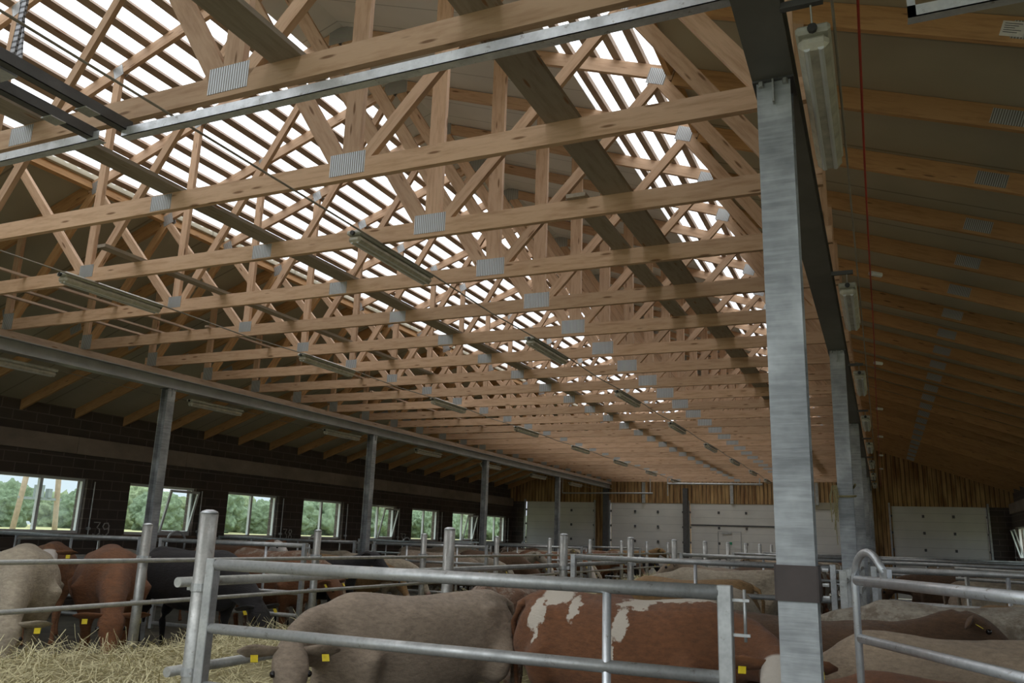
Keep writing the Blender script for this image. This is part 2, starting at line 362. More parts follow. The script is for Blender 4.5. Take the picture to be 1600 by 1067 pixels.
simple('door_rail', tube(tube(tb([(-7.6, 32.3, 3.98), (-4.0, 32.3, 3.96)], .04), [(-7.6,32.3,3.5), (-7.6,32.3,4.2)], .025), [(-4.1,32.3,3.9), (-4.1,32.3,4.2)], .025), M['galv'], 'galvanised rail just under the trusses above the third end door', 'rail')
simple('steel_post', bx(-.75,-.65, YD-.3, YD-.2, 0, 4.9), M['galv'], 'slim grey post beside the rightmost end door', 'post')

# roof skins (structure); slopes hinge on the rafter tops
def skin(name, x0, x1, th, m, off=.085, ya=YB, yb=YE+.3):
    bm = bmesh.new(); t = off
    vs = []
    for y in (ya, yb):
        for x, dz in ((x0, t), (x1, t), (x1, t+th), (x0, t+th)): vs.append(bm.verts.new((x, y, zr(x)+dz)))
    for q in ((0,1,2,3), (7,6,5,4), (0,4,5,1), (1,5,6,2), (2,6,7,3), (3,7,4,0)): bm.faces.new([vs[i] for i in q])
    return struct(name, bm, m)
XA, XB_, XC1, XD = -9.22, -5.9, -2.68, -1.6
skin('ceiling_left', XW0-.4, XA, .1, M['ceil'])
skin('ceiling_ridge_left', XB_, XC, .1, M['ridge'])
skin('ceiling_ridge_right', XC, XC1, .1, M['ridge'])
skin('ceiling_right', XD, XW1+.4, .1, M['ceil'])
def corrugated(name, x0, x1, off=.135):
    bm = bmesh.new(); n = int((YE+.3-YB)/.03); rows = []
    for i in range(n+1):
        y = YB+i*.03; w_ = .022*math.sin(2*PI*y/.18)
        rows.append([bm.verts.new((x, y, zr(x)+off+.02+w_)) for x in (x0, x1)])
    for a, b in zip(rows, rows[1:]): bm.faces.new((a[0], a[1], b[1], b[0]))
    return struct(name, bm, M['sheet'], smooth=True)
corrugated('ceiling_translucent_left', XA-.12, XB_+.1)
corrugated('ceiling_translucent_right', XC1-.1, XD+.12)
def long_member(name, x, z, wx, wz, y0, y1, m, ang=0):
    o = link(name, bx(0, y1-y0, -wx/2, wx/2, -wz/2, wz/2), m)
    o.matrix_world = Matrix.Translation((x, y0, z)) @ Matrix.Rotation(PI/2, 4, 'Z') @ Matrix.Rotation(ang, 4, 'X'); return o
x = XA+.12; n = 0
while x < XB_-.05:
    n += 1; tag(long_member('roof_batten', x, zr(x)+.105, .092, .04, YB, YE, M['batten'], -SL), 'grey-brown timber batten under the left translucent strip, %s up from its lower edge'%ORD[n-1], 'batten', 'battens under the left translucent strip'); x += .25
x = XC1+.12; n = 0
while x < XD-.05:
    n += 1; tag(long_member('roof_batten', x, zr(x)+.105, .092, .04, YB, YE, M['batten'], SL), 'brown timber batten under the right translucent strip, %s down from its upper edge'%ORD[n-1], 'batten', 'battens under the right translucent strip'); x += .25
tag(long_member('roof_purlin', XA-.05, zr(XA)+.02, .06, .16, YB, YE, M['rafter_pine'], -SL), 'dark timber purlin along the lower edge of left translucent strip', 'purlin')
tag(long_member('roof_purlin', XD+.06, zr(XD)+.02, .06, .12, YB, YE, M['rafter_pine'], SL), 'timber purlin along the lower edge of right translucent strip', 'purlin')

# ------------------------------------------------------------------ roof trusses
TT = .048
def member(name, p, q, d, m, parent, yoff=0, t=TT):
    p, q = Vector((p[0], 0, p[1])), Vector((q[0], 0, q[1])); L_ = (q-p).length; a = math.atan2(q.z-p.z, q.x-p.x)
    o = link(name, bx(0, L_, -t/2, t/2, -d/2, d/2), m, parent)
    o.location = (p.x, yoff, p.z); o.rotation_euler = (0, -a, 0); return o
def plate(x, z, w_, h_, parent, ang=0):
    bm = bmesh.new(); bx(-w_/2, w_/2, -TT/2-.003, -TT/2-.0003, -h_/2, h_/2, bm); bx(-w_/2, w_/2, TT/2+.0003, TT/2+.003, -h_/2, h_/2, bm)
    o = link('nail_plate', bm, M['plate'], parent); o.location = (x, 0, z); o.rotation_euler = (0, -ang, 0); return o
def make_truss(y):
    t = empty('roof_truss', (0, y, 0)); P = M['pine']; RP = M['rafter_pine']
    zl = ZC
    member('bottom_chord', (XL-.1, zl), (XR+.12, zl), .148, P, t)
    for s in (-1, 1):
        xe = XW0-.2 if s < 0 else XW1+.2; xk = XC+s*5.08
        # a top chord of two lengths: the outer one over the aisle is deeper
        bm = bmesh.new(); xa = XC; xb = xk; xm = XC+s*3.9
        o = member('top_chord', (XC, zr(XC)), (xm, zr(xm)), .135, P, t)
        o = member('aisle_rafter', (xm, zr(xm)-.02), (xe, zr(xe)-.02), .19, RP, t)
        V = XC+s*2.08; A_ = XC+s*3.74
        wide = .145 if s > 0 else .095
        member('post', (V, zl+.06), (V, zr(V)-.03), wide, P, t, 0 if s > 0 else 0)
        member('diagonal', (V-s*.10, zl+.06), (XC+s*.07, zr(XC)-.12), wide*.95, P, t)
        member('diagonal', (V+s*.10, zl+.06), (A_, zr(A_)-.1), .095, P, t)
        member('diagonal', (A_+s*.03, zr(A_)-.1), (xk-s*.14, zl+.09), .12, RP if s < 0 else P, t)
        member('end_post', (xk, zl+.06), (xk, zr(xk)-.1), .11, P, t)
        if s > 0: plate(V-.02, zl+.045, .30, .17, t)
        else: plate(V, zl+.05, .20, .135, t)
        plate(xk-s*.05, zl+.04, .2, .22, t)
        plate(A_, zr(A_)-.05, .18, .16, t, -s*SL); plate(V, zr(V)-.02, .14, .14, t, -s*SL)
        px_ = XC+s*6.55 if s > 0 else XC-6.9
        plate(px_, zr(px_)-.02, .26, .13, t, -s*SL)
    plate(-5.15, zl, .22, .13, t); plate(XC, zr(XC)-.04, .34, .2, t)
    return t
base = make_truss(0); TY0, TS = 2.038, 1.2107
NT_ = 27
for j in range(NT_):
    o = base if j == 0 else copy_tree(base)
    o.location.y = TY0+TS*j if j < 26 else YE-.25
    if j == 1: lb = 'pine roof truss right above the long galvanised angle rail'
    elif j == 0: lb = 'pine roof truss nearest overhead, only parts of it at the top edge'
    else: lb = 'nail-plated pine roof truss, %s in depth behind the one over the door rails'%ORD[j-2] if j < 26 else 'last pine roof truss, against the end wall'
    tag(o, lb, 'roof truss', 'pine roof trusses')
# paper label on one right rafter
yl = TY0+TS*3; xl = 1.02
o = simple('paper_label', bx(-.07, .07, -.002, .0, -.055, .055), M['paper'], 'white printed paper label stapled to a right-hand rafter beside its nail plate', 'label')
o.location = (xl-.0, yl-TT/2-.004, zr(xl)-.02); o.rotation_euler = (0, SL, 0)
for k in range(5):
    l_ = link('print_line', bx(-.055, .05-.02*(k%3), -.0026, -.002, .035-.016*k, .040-.016*k), M['ink'], o)

# boards lying on the bottom chords
ZT = ZC+.074
def lay(name, x, w_, y0, y1, z, label):
    tag(long_member(name, x, z+.0165, w_, .033, y0, y1, M['old_board']), label, 'board', 'loose boards on the trusses')
lay('walk_board', -5.04, .20, .5, 32, ZT, 'long grey walking board laid along the trusses, left of the centre row of nail plates')
lay('walk_board', -2.93, .22, .5, 3.48, ZT, 'short grey board lying on the two nearest trusses, its end over the first one')
lay('walk_board', -1.70, .23, .5, 31, ZT, 'wide dark walking board laid along the trusses on the right')
lay('walk_board', -2.02, .16, 5.6, 9.5, ZT, 'shorter grey board lying beside the wide right walking board')
lay('walk_board', -6.75, .11, 5.2, 12.5, ZT, 'narrow grey board on the chords between the left lamps and the walking board')
for k, (x, y0, y1) in enumerate(((-9.0,3.6,8.3), (-8.45,4.6,8.6), (-8.1,8.0,13.6), (-9.4,4.9,8.2), (-8.7,12.9,18.5))):
    tag(long_member('lath', x, ZT+.0125, .05, .025, y0, y1, M['plate_wood']), 'thin pale lath lying on the left truss ends, %s one'%['nearest','second','far','outermost','farthest'][k], 'lath', 'laths on the left truss ends')

# ------------------------------------------------------------------ steel frame
def ibeam_bm(L_, h, b_, tf=.012, tw=.009):
    bm = bmesh.new(); bx(0, L_, -b_/2, b_/2, 0, tf, bm); bx(0, L_, -b_/2, b_/2, h-tf, h, bm); bx(0, L_, -tw/2, tw/2, tf, h-tf, bm); return bm
ZB = H+2.177
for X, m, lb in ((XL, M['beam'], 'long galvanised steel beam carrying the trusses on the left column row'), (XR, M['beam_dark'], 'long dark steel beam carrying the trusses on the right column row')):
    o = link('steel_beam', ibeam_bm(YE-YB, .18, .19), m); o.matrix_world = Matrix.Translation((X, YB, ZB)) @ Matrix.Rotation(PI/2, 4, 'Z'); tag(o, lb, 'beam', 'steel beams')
    tag(long_member('timber_plate', X, ZB+.18+.048, .15, .094, YB, YE, M['plate_wood']), 'timber plate bolted on top of the %s steel beam'%('left' if X < -5 else 'right'), 'timber', 'timber plates on the beams')
def column(x, y, turn, label):
    t = empty('steel_column', (x, y, 0), label, 'column', 'steel columns', rz=turn)
    h, b_, tf, tw = .155, .156, .012, .009; zt = ZB-.012
    bm = bmesh.new(); bx(-b_/2, b_/2, -h/2, -h/2+tf, 0, zt, bm); bx(-b_/2, b_/2, h/2-tf, h/2, 0, zt, bm); bx(-tw/2, tw/2, -h/2+tf, h/2-tf, 0, zt, bm)
    link('shaft', bm, M['column'], t)
    link('top_plate', bx(-.095, .095, -.095, .095, zt, ZB), M['dark_steel'], t)
    link('stiffener', bx(-.004, .004, -h/2-.03, -h/2, zt-.12, zt), M['galv'], t)
    bm = bmesh.new()
    for sx in (-1, 1):
        for sy in (-1, 1): tube(bm, [(sx*.055, sy*.088, zt-.025), (sx*.055, sy*.088, zt)], .013, 6)
    link('bolts', bm, M['galv'], t)
    return t
for k in range(4):
    column(XL, 3.74+6*(k+1), 0 if False else PI/2, 'galvanised steel column under the left beam, %s from the camera'%ORD[k])
for k in range(6):
    c = column(XR, 3.76+6*k, 0, 'large galvanised steel column at the front right with a brown wrap' if k == 0 else 'galvanised steel column of the right row, %s behind the big front column'%ORD[k-1])
    if k == 0:
        bm = bmesh.new(); a = .081
        for (x0, x1, y0, y1) in ((-a-.002, a+.002, -a-.006, -a-.001), (-a-.002, a+.002, a+.001, a+.006), (-a-.006, -a-.001, -a-.006, a+.006), (a+.001, a+.006, -a-.006, a+.006)): bx(x0, x1, y0, y1, 1.47, 1.615, bm)
        wr = link('rubber_wrap', bm, M['rubber'], c)
        bm = bmesh.new()
        for z in (1.49, 1.54, 1.60): tube(bm, [(.1, -.05, z), (.125, -.05, z)], .008, 6)
        link('wrap_bolts', bm, M['galv_bright'], wr)

t = empty('twine_bundle', (XR-.05, 9.70, 2.38), 'brown baling twine tied round the second column of the right row, ends hanging', 'twine')
pts = [(.05+.10*math.cos(a), .06+.11*math.sin(a), -.06*math.sin(a*.5)-.02*a) for a in [2*PI*k/24 for k in range(25)]]
link('loop', tb(pts, .012, 6), M['hay_under'], t)
rq = random.Random(2)
for k in range(9):
    x0 = -.06+rq.uniform(-.02, .03); link('strand', tb([(x0, -.06, -.02), (x0+rq.uniform(-.03,.02), -.08, -.15), (x0+rq.uniform(-.06,.03), -.07, -.3-rq.random()*.35)], .005, 5), M['hay_under'], t)
# door tracks near the camera (rails of the doorway behind the photographer)
def angle_bm(L_, a=.05, t=.004): bm = bmesh.new(); bx(0, L_, 0, a, 0, t, bm); bx(0, L_, 0, t, 0, a, bm); return bm
o = simple('angle_rail', angle_bm(3.75, .06), M['galv_bright'], 'long galvanised angle rail under the nearest truss chord, running to the right column', 'rail'); o.location = (-4.1, 3.16, H+2.30)
o = simple('angle_rail', angle_bm(2.6, .06), M['galv_bright'], 'galvanised angle rail under the nearest truss chord at the left edge', 'rail'); o.location = (-6.9, 3.16, H+2.32)
o = simple('angle_rail', angle_bm(2.6, .05), M['galv_bright'], 'galvanised angle rail at the top right corner', 'rail'); o.location = (.235, 3.16, H+2.03)
link('hanger_leg', bx(0, .03, 0, .004, 0, 1.6), M['galv_bright'], o)
for x, lb in ((-4.09, 'right one of the two dark overhead door tracks at top left'), (-4.38, 'left one of the two dark overhead door tracks at top left')):
    t = empty('door_track', (x, .4, H+2.34), lb, 'rail', 'overhead door tracks')
    bm = bmesh.new(); bx(-.03, .03, 0, 2.8, 0, .004, bm); bx(-.03, -.026, 0, 2.8, 0, .07, bm); bx(.026, .03, 0, 2.8, 0, .07, bm); link('channel', bm, M['dark_steel'], t)
    for q_ in range(2 if x > -4.2 else 1):
        bm = bmesh.new(); bx(-.02,.02, 0, .004, 0, 1.1, bm); bx(-.02,-.016, 0, .035, 0, 1.1, bm)
        hg = link('perforated_hanger', bm, M['perf'], t); hg.location = (-.0-.02*q_, 2.02+.06*q_, .03); hg.rotation_euler = (0, .06-.22*q_, 0)
    link('end_bracket', bx(-.045, .045, 2.46, 2.56, -.008, -.001), M['galv'], t)
t = empty('torsion_shaft', (-4.23, .9, H+2.40), 'wooden bar with coil spring between the overhead door tracks', 'spring')
link('bar', bx(-.04, .04, 0, 1.6, -.01, .05), M['rafter_pine'], t)
pts = [(.06+.018*math.cos(a*.9), .8+a*.0035, .02+.018*math.sin(a*.9)) for a in range(170)]
link('coil_spring', tb(pts, .004, 5), M['galv_bright'], t); link('bracket_plate', bx(-.07, .07, 1.5, 1.62, -.05, .07), M['galv_bright'], t)

# ------------------------------------------------------------------ lamps
def make_lamp(loc, rx=0):
    t = empty('strip_lamp', loc)
    bm = bmesh.new(); bx(-.07, .07, 0, 1.27, .02, .06, bm); bevel(bm, .012); link('housing', bm, M['lamp_body'], t)
    bm = bmesh.new(); bx(-.062, .062, .015, 1.255, -.045, .02, bm); bevel(bm, .022); link('diffuser', bm, M['lamp_cover'], t)
    bm = bmesh.new()
    for x in (-.028, .028): tube(bm, [(x, .03, -.035-.004), (x, 1.24, -.035-.004)], .013, 8)
    link('tube', bm, M['white_frame'], t)
    bm = bmesh.new(); tube(bm, [(0, -.02, .03), (0, .0, .03)], .02, 8); tube(bm, [(0, 1.27, .03), (0, 1.29, .03)], .02, 8); link('cable_gland', bm, M['blackp'], t)
    return t
lamp = make_lamp((0,0,0)); first = True
def put_lamp(x, y, z, label, group):
    global first
    o = lamp if first else copy_tree(lamp); first = False
    o.location = (x, y, z); tag(o, label, 'lamp', group); return o
for k in range(8):
    for x, nm in ((-7.40, 'left'), (-3.88, 'right')):
        put_lamp(x, 5.3+3.84*k, ZC-.074-.06, 'strip lamp under the trusses, %s from the camera in the %s-hand row'%(ORD[k], nm), 'strip lamps under the trusses')
for x, nm in ((-7.40, 'left'), (-3.88, 'right')):
    bm = bmesh.new()
    for k in range(8):
        y = 5.3+3.84*k; y1 = y+3.84 if k < 7 else 33.5
        tube(bm, [(x+.085, y, ZC-.1), (x+.085, y+1.27, ZC-.1), (x+.085, (y+1.27+y1)/2, ZC-.125), (x+.085, y1, ZC-.1)], .008, 6)
    tube(bm, [(x+.085, YB, ZC-.1), (x+.085, 5.3, ZC-.1)], .008, 6)
    tag(link('lamp_cable', bm, M['cable']), 'thin cable linking the %s-hand row of lamps under the trusses'%nm, 'cable', 'lamp cables')
for k in range(8):
    y = 3.2+3.72*k; put_lamp(-.12, y, H+2.06, 'strip lamp hanging beside the right steel beam, %s from the camera'%ORD[k], 'lamps beside the right beam')
    t = empty('lamp_bracket', (-.24, y-.06, ZB+.02), 'short steel bracket holding a lamp off the right beam, %s from the camera'%ORD[k], 'bracket', 'lamp brackets')
    link('arm', bx(0, .17, -.015, .015, -.03, -.0), M['dark_steel'], t); link('hook', tb([(.12, 0, -.02), (.12, .05, -.1)], .004, 6), M['galv'], t)
for k in range(7):
    y = 6.55+3.82*k; put_lamp(XL-.17, y, H+2.06, 'strip lamp hanging beside the left steel beam over the aisle, %s from the camera'%ORD[k], 'lamps beside the left beam')
for x, z, lb in ((-.12+.085, H+2.13, 'right'), (XL-.17-.085, H+2.13, 'left')):
    bm = bmesh.new(); y = YB
    while y < 33:
        tube(bm, [(x, y, z), (x, y+1.8, z-.04), (x, y+3.7, z)], .006, 6, False); y += 3.7
    tag(link('lamp_cable', bm, M['cable']), 'thin cable linking the lamps beside the %s steel beam'%lb, 'cable', 'lamp cables')
t = empty('electric_cord', (0,0,0), 'thin red cord with white insulators along the right rafters', 'cord')
link('cord', tb([(.06, YB, H+2.2)]+[(.06+.004*math.sin(k), k*1.2, H+2.22-.012*(k%3)) for k in range(28)], .006, 6), M['red'], t)
for k in range(6): link('insulator', tb([(.06, 7.2+3.7*k-.05, H+2.25), (.14, 7.2+3.7*k+.03, H+2.25)], .022, 8), M['white'], t)

# ------------------------------------------------------------------ pens: posts, rails, gates
X0F, X1F = -7.18, -3.56
PY = [3.70+2.975*k for k in range(10)]
def round_post(x, y, label, h=1.75):
    t = empty('fence_post', (x, y, 0), label, 'post', 'round fence posts')
    link('post_tube', tb([(0,0,0), (0,0,h)], .051, 20), M['galv_post'], t, True).data.shade_smooth() if False else link('post_tube', tb([(0,0,0), (0,0,h)], .051, 20), M['galv_post'], t)
    link('cap', tb([(0,0,h), (0,0,h+.012), (0,0,h+.022)], [.053, .045, .02], 20), M['galv_bright'], t, True)
    for z in (1.36, .91):
        cl = link('clamp', tb([(0,0,z-.022), (0,0,z+.022)], .057, 16), M['galv'], t)
        link('clamp_lug', bx(.05, .085, -.02, .02, z-.02, z+.02, bx(-.085, -.05, -.02, .02, z-.02, z+.02)), M['galv'], cl)
    for p in t.children:
        if p.name.startswith('post_tube'):
            for f in p.data.polygons: f.use_smooth = len(f.vertices) == 4
    return t
for n, (X, nm, k0) in enumerate(((X0F, 'left', 1), (X1F, 'right', 0))):
    for k in range(k0, 10):
        lb = 'tall round domed post at the near left end of the front gate' if (n == 1 and k == 0) else 'round galvanised post of the fence %s of the hay, %s from the front'%(nm, ORD[k-k0])
        round_post(X, PY[k]-(.06 if n == 0 else 0), lb, 1.70 if n == 0 else 1.745 if k else 1.77)
def smooth_sides(o):
    for f in o.data.polygons: f.use_smooth = len(f.vertices) == 4
    return o
def pipe(name, pts, r, m, parent=None, seg=14): return smooth_sides(link(name, tb(pts, r, seg), m, parent))
for X, sx, nm in ((X0F, .08, 'left'), (X1F, -.08, 'right')):
    y0 = -1.0 if nm == 'left' else 3.60
    for z, zn in ((1.335 if nm == 'left' else 1.385, 'upper'), (.91, 'lower')):
        tag(pipe('fence_rail', [(X+sx, y0, z), (X+sx, 33, z)], .024 if nm=='left' else .028, M['galv_post']), '%s long pipe rail of the fence %s of the hay'%(zn, nm), 'rail', 'fence rails along the hay')
def gate(p, q, label, h=1.49, rails=(1.49, 1.15, .85, .55, .28), r=.028, sq=.06, group='tube gates between the pens', mids=(.5,), latch=True):
    p, q = Vector((p[0], p[1], 0)), Vector((q[0], q[1], 0)); L_ = (q-p).length; a = math.atan2(q.y-p.y, q.x-p.x)
    t = empty('pen_gate', p, label, 'gate', group, rz=a)
    for i, z in enumerate(rails):
        pipe('gate_rail', [(sq*.4, 0, z), (L_-sq*.4, 0, z)], r*(1.15 if i == 0 else 1), M['galv'], t)
    for x in (0, L_): link('upright', bevel(bx(x-sq/2, x+sq/2, -sq/2, sq/2, .2, h+.035), .004), M['galv'], t)
    for f in mids: pipe('brace', [(L_*f, -.0, .25), (L_*f, 0, h-.02)], .02, M['galv_bright'], t)
    if latch:
        l = link('latch', bx(L_+.03, L_+.10, -.008, .008, h-.03, h-.018), M['galv'], t); link('latch', bx(L_+.03, L_+.10, -.008, .008, h-.17, h-.158), M['galv'], t)
        pipe('latch_pin', [(L_+.08, 0, h-.19), (L_+.08, 0, h+.02)], .007, M['galv'], l, 8)
    return t
gate((X1F+.11, 3.66), (-.62, 3.66), 'large foreground tube gate between the domed post and the big column', mids=(.815,), h=1.487)
t = gate((-.135, 4.66), (.66, 3.2), 'front right tube gate with a curved loop at its end', h=1.50, rails=(1.535, 1.255, .95, .6), r=.022, mids=(), latch=False)
for ch in list(t.children):
    if ch.name.startswith('upright'): bpy.data.objects.remove(ch)
L_ = 1.66; lp = [(0, 0, .2), (0, 0, 1.52)] + [(.14-.14*math.cos(a), 0, 1.53+.145*math.sin(a)) for a in [PI*k/14 for k in range(1, 11)]] + [(.30, 0, 1.575)]
pipe('curved_loop', lp, .019, M['galv_bright'], t); link('flat_end', bx(.27, .34, -.012, .012, 1.54, 1.60), M['galv_bright'], t)
pipe('upright', [(L_, 0, .2), (L_, 0, 1.5)], .022, M['galv_bright'], t)
for ch in t.children:
    if ch.name.startswith('gate_rail'): ch.data.materials[0] = M['galv_bright']
for k, y in enumerate((PY[2], PY[4], PY[6], PY[8])):
    gate((X1F+.13, y), (-.50, y), 'tube gate across the pens right of the hay, %s behind the front gate'%ORD[k])
    gate((X0F-2.95, y), (X0F-.25, y), 'tube gate across the pens left of the hay, %s from the front'%ORD[k], mids=(.3, .75))
    gate((XL-4.2, y+.2), (XL-.3, y+.2), 'tube gate across the aisle pens by the left wall, %s from the front'%ORD[k], mids=(.25, .6))
    gate((-.1, y), (XW1-.25, y), 'tube gate across the right aisle pens, %s from the front'%ORD[k], mids=(.3, .6))
for k in range(6):
    y = 5.2+4.8*k
    t = empty('stall_hoop', (-13.9, y, 0), 'low pipe barrier with a curved hoop below the left windows, %s from the front'%ORD[k], 'barrier', 'hoop barriers by the left wall')
    pipe('barrier_rail', [(0,0,1.42), (0, 3.6, 1.42)], .035, M['galv_post'], t); pipe('barrier_rail', [(0,0,1.1), (0, 3.6, 1.1)], .025, M['galv_post'], t)
    pipe('hoop', [(0, 3.4, .1), (0, 3.4, 1.4)]+[(0, 3.65-.25*math.cos(a), 1.4+.2*math.sin(a)) for a in [PI*j/8 for j in range(1, 9)]]+[(0, 3.9, 1.1)], .022, M['galv_bright'], t)
    for yy in (.05, 1.7): pipe('barrier_leg', [(0, yy, 0), (0, yy, 1.5)], .022, M['galv_post'], t)
for k in range(4):
    y = 6.7+6*k; pipe_z = 1.42
    t = empty('side_fence', (XR+.0, y-2.6 if k else 7.9, 0), 'post and rail fence between the right-hand columns, %s bay'%ORD[k], 'fence', 'fences between the right columns')
    L2 = 5.2 if k else 1.6
    for z in (1.40, 1.08, .7): pipe('fence_rail', [(0, 0, z), (0, L2, z)], .024, M['galv_post'], t)
    for yy in (.04, L2*.5, L2-.04): link('fence_upright', bx(-.03, .03, yy-.03, yy+.03, 0, 1.5), M['galv_post'], t)
t = empty('pipe_crush', (3.2, 11.5, 0), 'cluster of thin grey pipes and clamps in the right aisle before the rightmost door', 'barrier')
for z in (1.5, 1.38, 1.2, .9): pipe('crush_rail', [(-2.4, .2*z, z), (.9, -.1, z-.05)], .022, M['galv_post'], t)
for x in (-2.3, -.7, .3, .5, .85): pipe('crush_post', [(x, 0, 0), (x, 0, 1.62 if x > 0 else 1.45)], .026, M['galv_post'], t)

# ------------------------------------------------------------------ hay
def hz(x, y):
    u = (x-(X0F+X1F)/2)/1.75; edge = max(0, 1-abs(u)**5)
    h = (.60+.07*math.sin(y*.55+1)+.10*mnoise.noise(Vector((x*.9, y*.7, 0)))+.05*mnoise.noise(Vector((x*3, y*3, 4))))*edge
    return h+.03
bm = bmesh.new(); nx, ny = 28, 190; g = []
for j in range(ny+1):
    y = 1.5+31.3*j/ny; g.append([bm.verts.new((x, y, hz(x, y) if 0 < j < ny else 0)) for x in [X0F-.25+(X1F-X0F+.5)*i/nx for i in range(nx+1)]])
for a, b in zip(g, g[1:]):
    for i in range(nx): bm.faces.new((a[i], a[i+1], b[i+1], b[i]))
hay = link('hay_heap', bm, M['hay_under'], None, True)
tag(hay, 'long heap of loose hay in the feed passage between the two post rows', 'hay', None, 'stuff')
vs, fs = [], []; rnd = random.Random(3)
for i in range(46000):
    y = 1.9+31*rnd.random()**2.9; x = X0F-.1+(X1F-X0F+.2)*rnd.random(); L_ = rnd.uniform(.08, .30) if y < 12 else rnd.uniform(.15, .35)
    a = rnd.random()*2*PI; el = rnd.gauss(.12, .38); wd = rnd.uniform(.0016, .0034)*(1 if y < 9 else 1.8)
    d = Vector((math.cos(a)*math.cos(el), math.sin(a)*math.cos(el), abs(math.sin(el)))); sd = Vector((-math.sin(a), math.cos(a), rnd.uniform(-.6, .6)))*wd
    p = Vector((x, y, hz(x, y)+rnd.uniform(-.01, .05))); b0 = len(vs); cv = Vector((rnd.gauss(0, .03), rnd.gauss(0, .03), -rnd.random()*.05))
    for s_ in (0, .5, 1):
        c = p+d*L_*s_+cv*(s_*s_); vs += [c-sd, c+sd]
    fs += [(b0, b0+1, b0+3, b0+2), (b0+2, b0+3, b0+5, b0+4)]
me = bpy.data.meshes.new('hay_stalks'); me.from_pydata([tuple(v) for v in vs], [], fs); me.materials.append(M['hay'])
o = bpy.data.objects.new('hay_stalks', me); C.objects.link(o); o.parent = hay; tag(o, kind='stuff')

# ------------------------------------------------------------------ cattle
def coat(name, base, second=None, thr=.55, scale=2.0, face=None, dark=.55, muzzle=(.42,.27,.22), dirt=.35, thirds=None, spots=None):
    m, nt, b = new_mat('coat_'+name); v = coords(nt, (1,1,1)); v0 = coords(nt, (1,1,1), jitter=False)
    fine = noise(nt, coords(nt, (2.2, 2.2, 5)), 9, 6, .7); big = noise(nt, v, 1.5, 4, .6)
    c = ramp(nt, fine, ((.3, tuple(x*.62 for x in base)), (.7, tuple(min(1, x*1.25) for x in base))))
    c = mixc(nt, ramp(nt, big, ((.4, 0.0), (.7, dark))), c, tuple(x*.55 for x in base))
    if second:
        wv = noise(nt, v, scale, 5, .62); c = mixc(nt, ramp(nt, wv, ((thr, 0.0), (thr+.035, 1.0))), c, second)
    if thirds:
        wv = noise(nt, v, 7, 6, .75); c = mixc(nt, ramp(nt, wv, ((.48, 0.0), (.60, .85))), c, thirds)
    if spots:
        tc = N(nt, 'ShaderNodeTexCoord'); nz = N(nt, 'ShaderNodeTexNoise'); nz.inputs['Scale'].default_value = 8; nz.inputs['Detail'].default_value = 8; nz.inputs['Roughness'].default_value = .65; nt.links.new(tc.outputs['Object'], nz.inputs['Vector'])
        wp = N(nt, 'ShaderNodeVectorMath', operation='MULTIPLY_ADD'); nt.links.new(nz.outputs['Color'], wp.inputs[0]); wp.inputs[1].default_value = (.2,.2,.2); nt.links.new(tc.outputs['Object'], wp.inputs[2]); last = None
        for (sx_, sy_, sz_, rx_, ry_, rz_) in spots:
            sb = N(nt, 'ShaderNodeVectorMath', operation='SUBTRACT'); nt.links.new(wp.outputs[0], sb.inputs[0]); sb.inputs[1].default_value = (sx_+.1, sy_+.1, sz_+.1)
            dv = N(nt, 'ShaderNodeVectorMath', operation='DIVIDE'); nt.links.new(sb.outputs[0], dv.inputs[0]); dv.inputs[1].default_value = (rx_, ry_, rz_)
            ln = N(nt, 'ShaderNodeVectorMath', operation='LENGTH'); nt.links.new(dv.outputs[0], ln.inputs[0])
            c = mixc(nt, ramp(nt, ln.outputs['Value'], ((.84, .95), (1.08, 0.0))), c, (.60,.54,.45))
    d = noise(nt, v, 3.5, 6, .7); c = mixc(nt, ramp(nt, d, ((.55, 0.0), (.75, dirt))), c, (.10,.075,.045))
    if face:
        at = N(nt, 'ShaderNodeAttribute'); at.attribute_name = 'face'; c = mixc(nt, ramp(nt, at.outputs['Fac'], ((.4, 0.0), (.6, 1.0))), c, face)
    at = N(nt, 'ShaderNodeAttribute'); at.attribute_name = 'muzzle'; c = mixc(nt, ramp(nt, at.outputs['Fac'], ((.3, 0.0), (.8, 1.0))), c, muzzle)
    nt.links.new(c, b.inputs['Base Color']); b.inputs['Roughness'].default_value = .85; bump(nt, b, fine, .8, .016)
    b.inputs['Sheen Weight'].default_value = .08; b.inputs['Sheen Roughness'].default_value = .5; return m
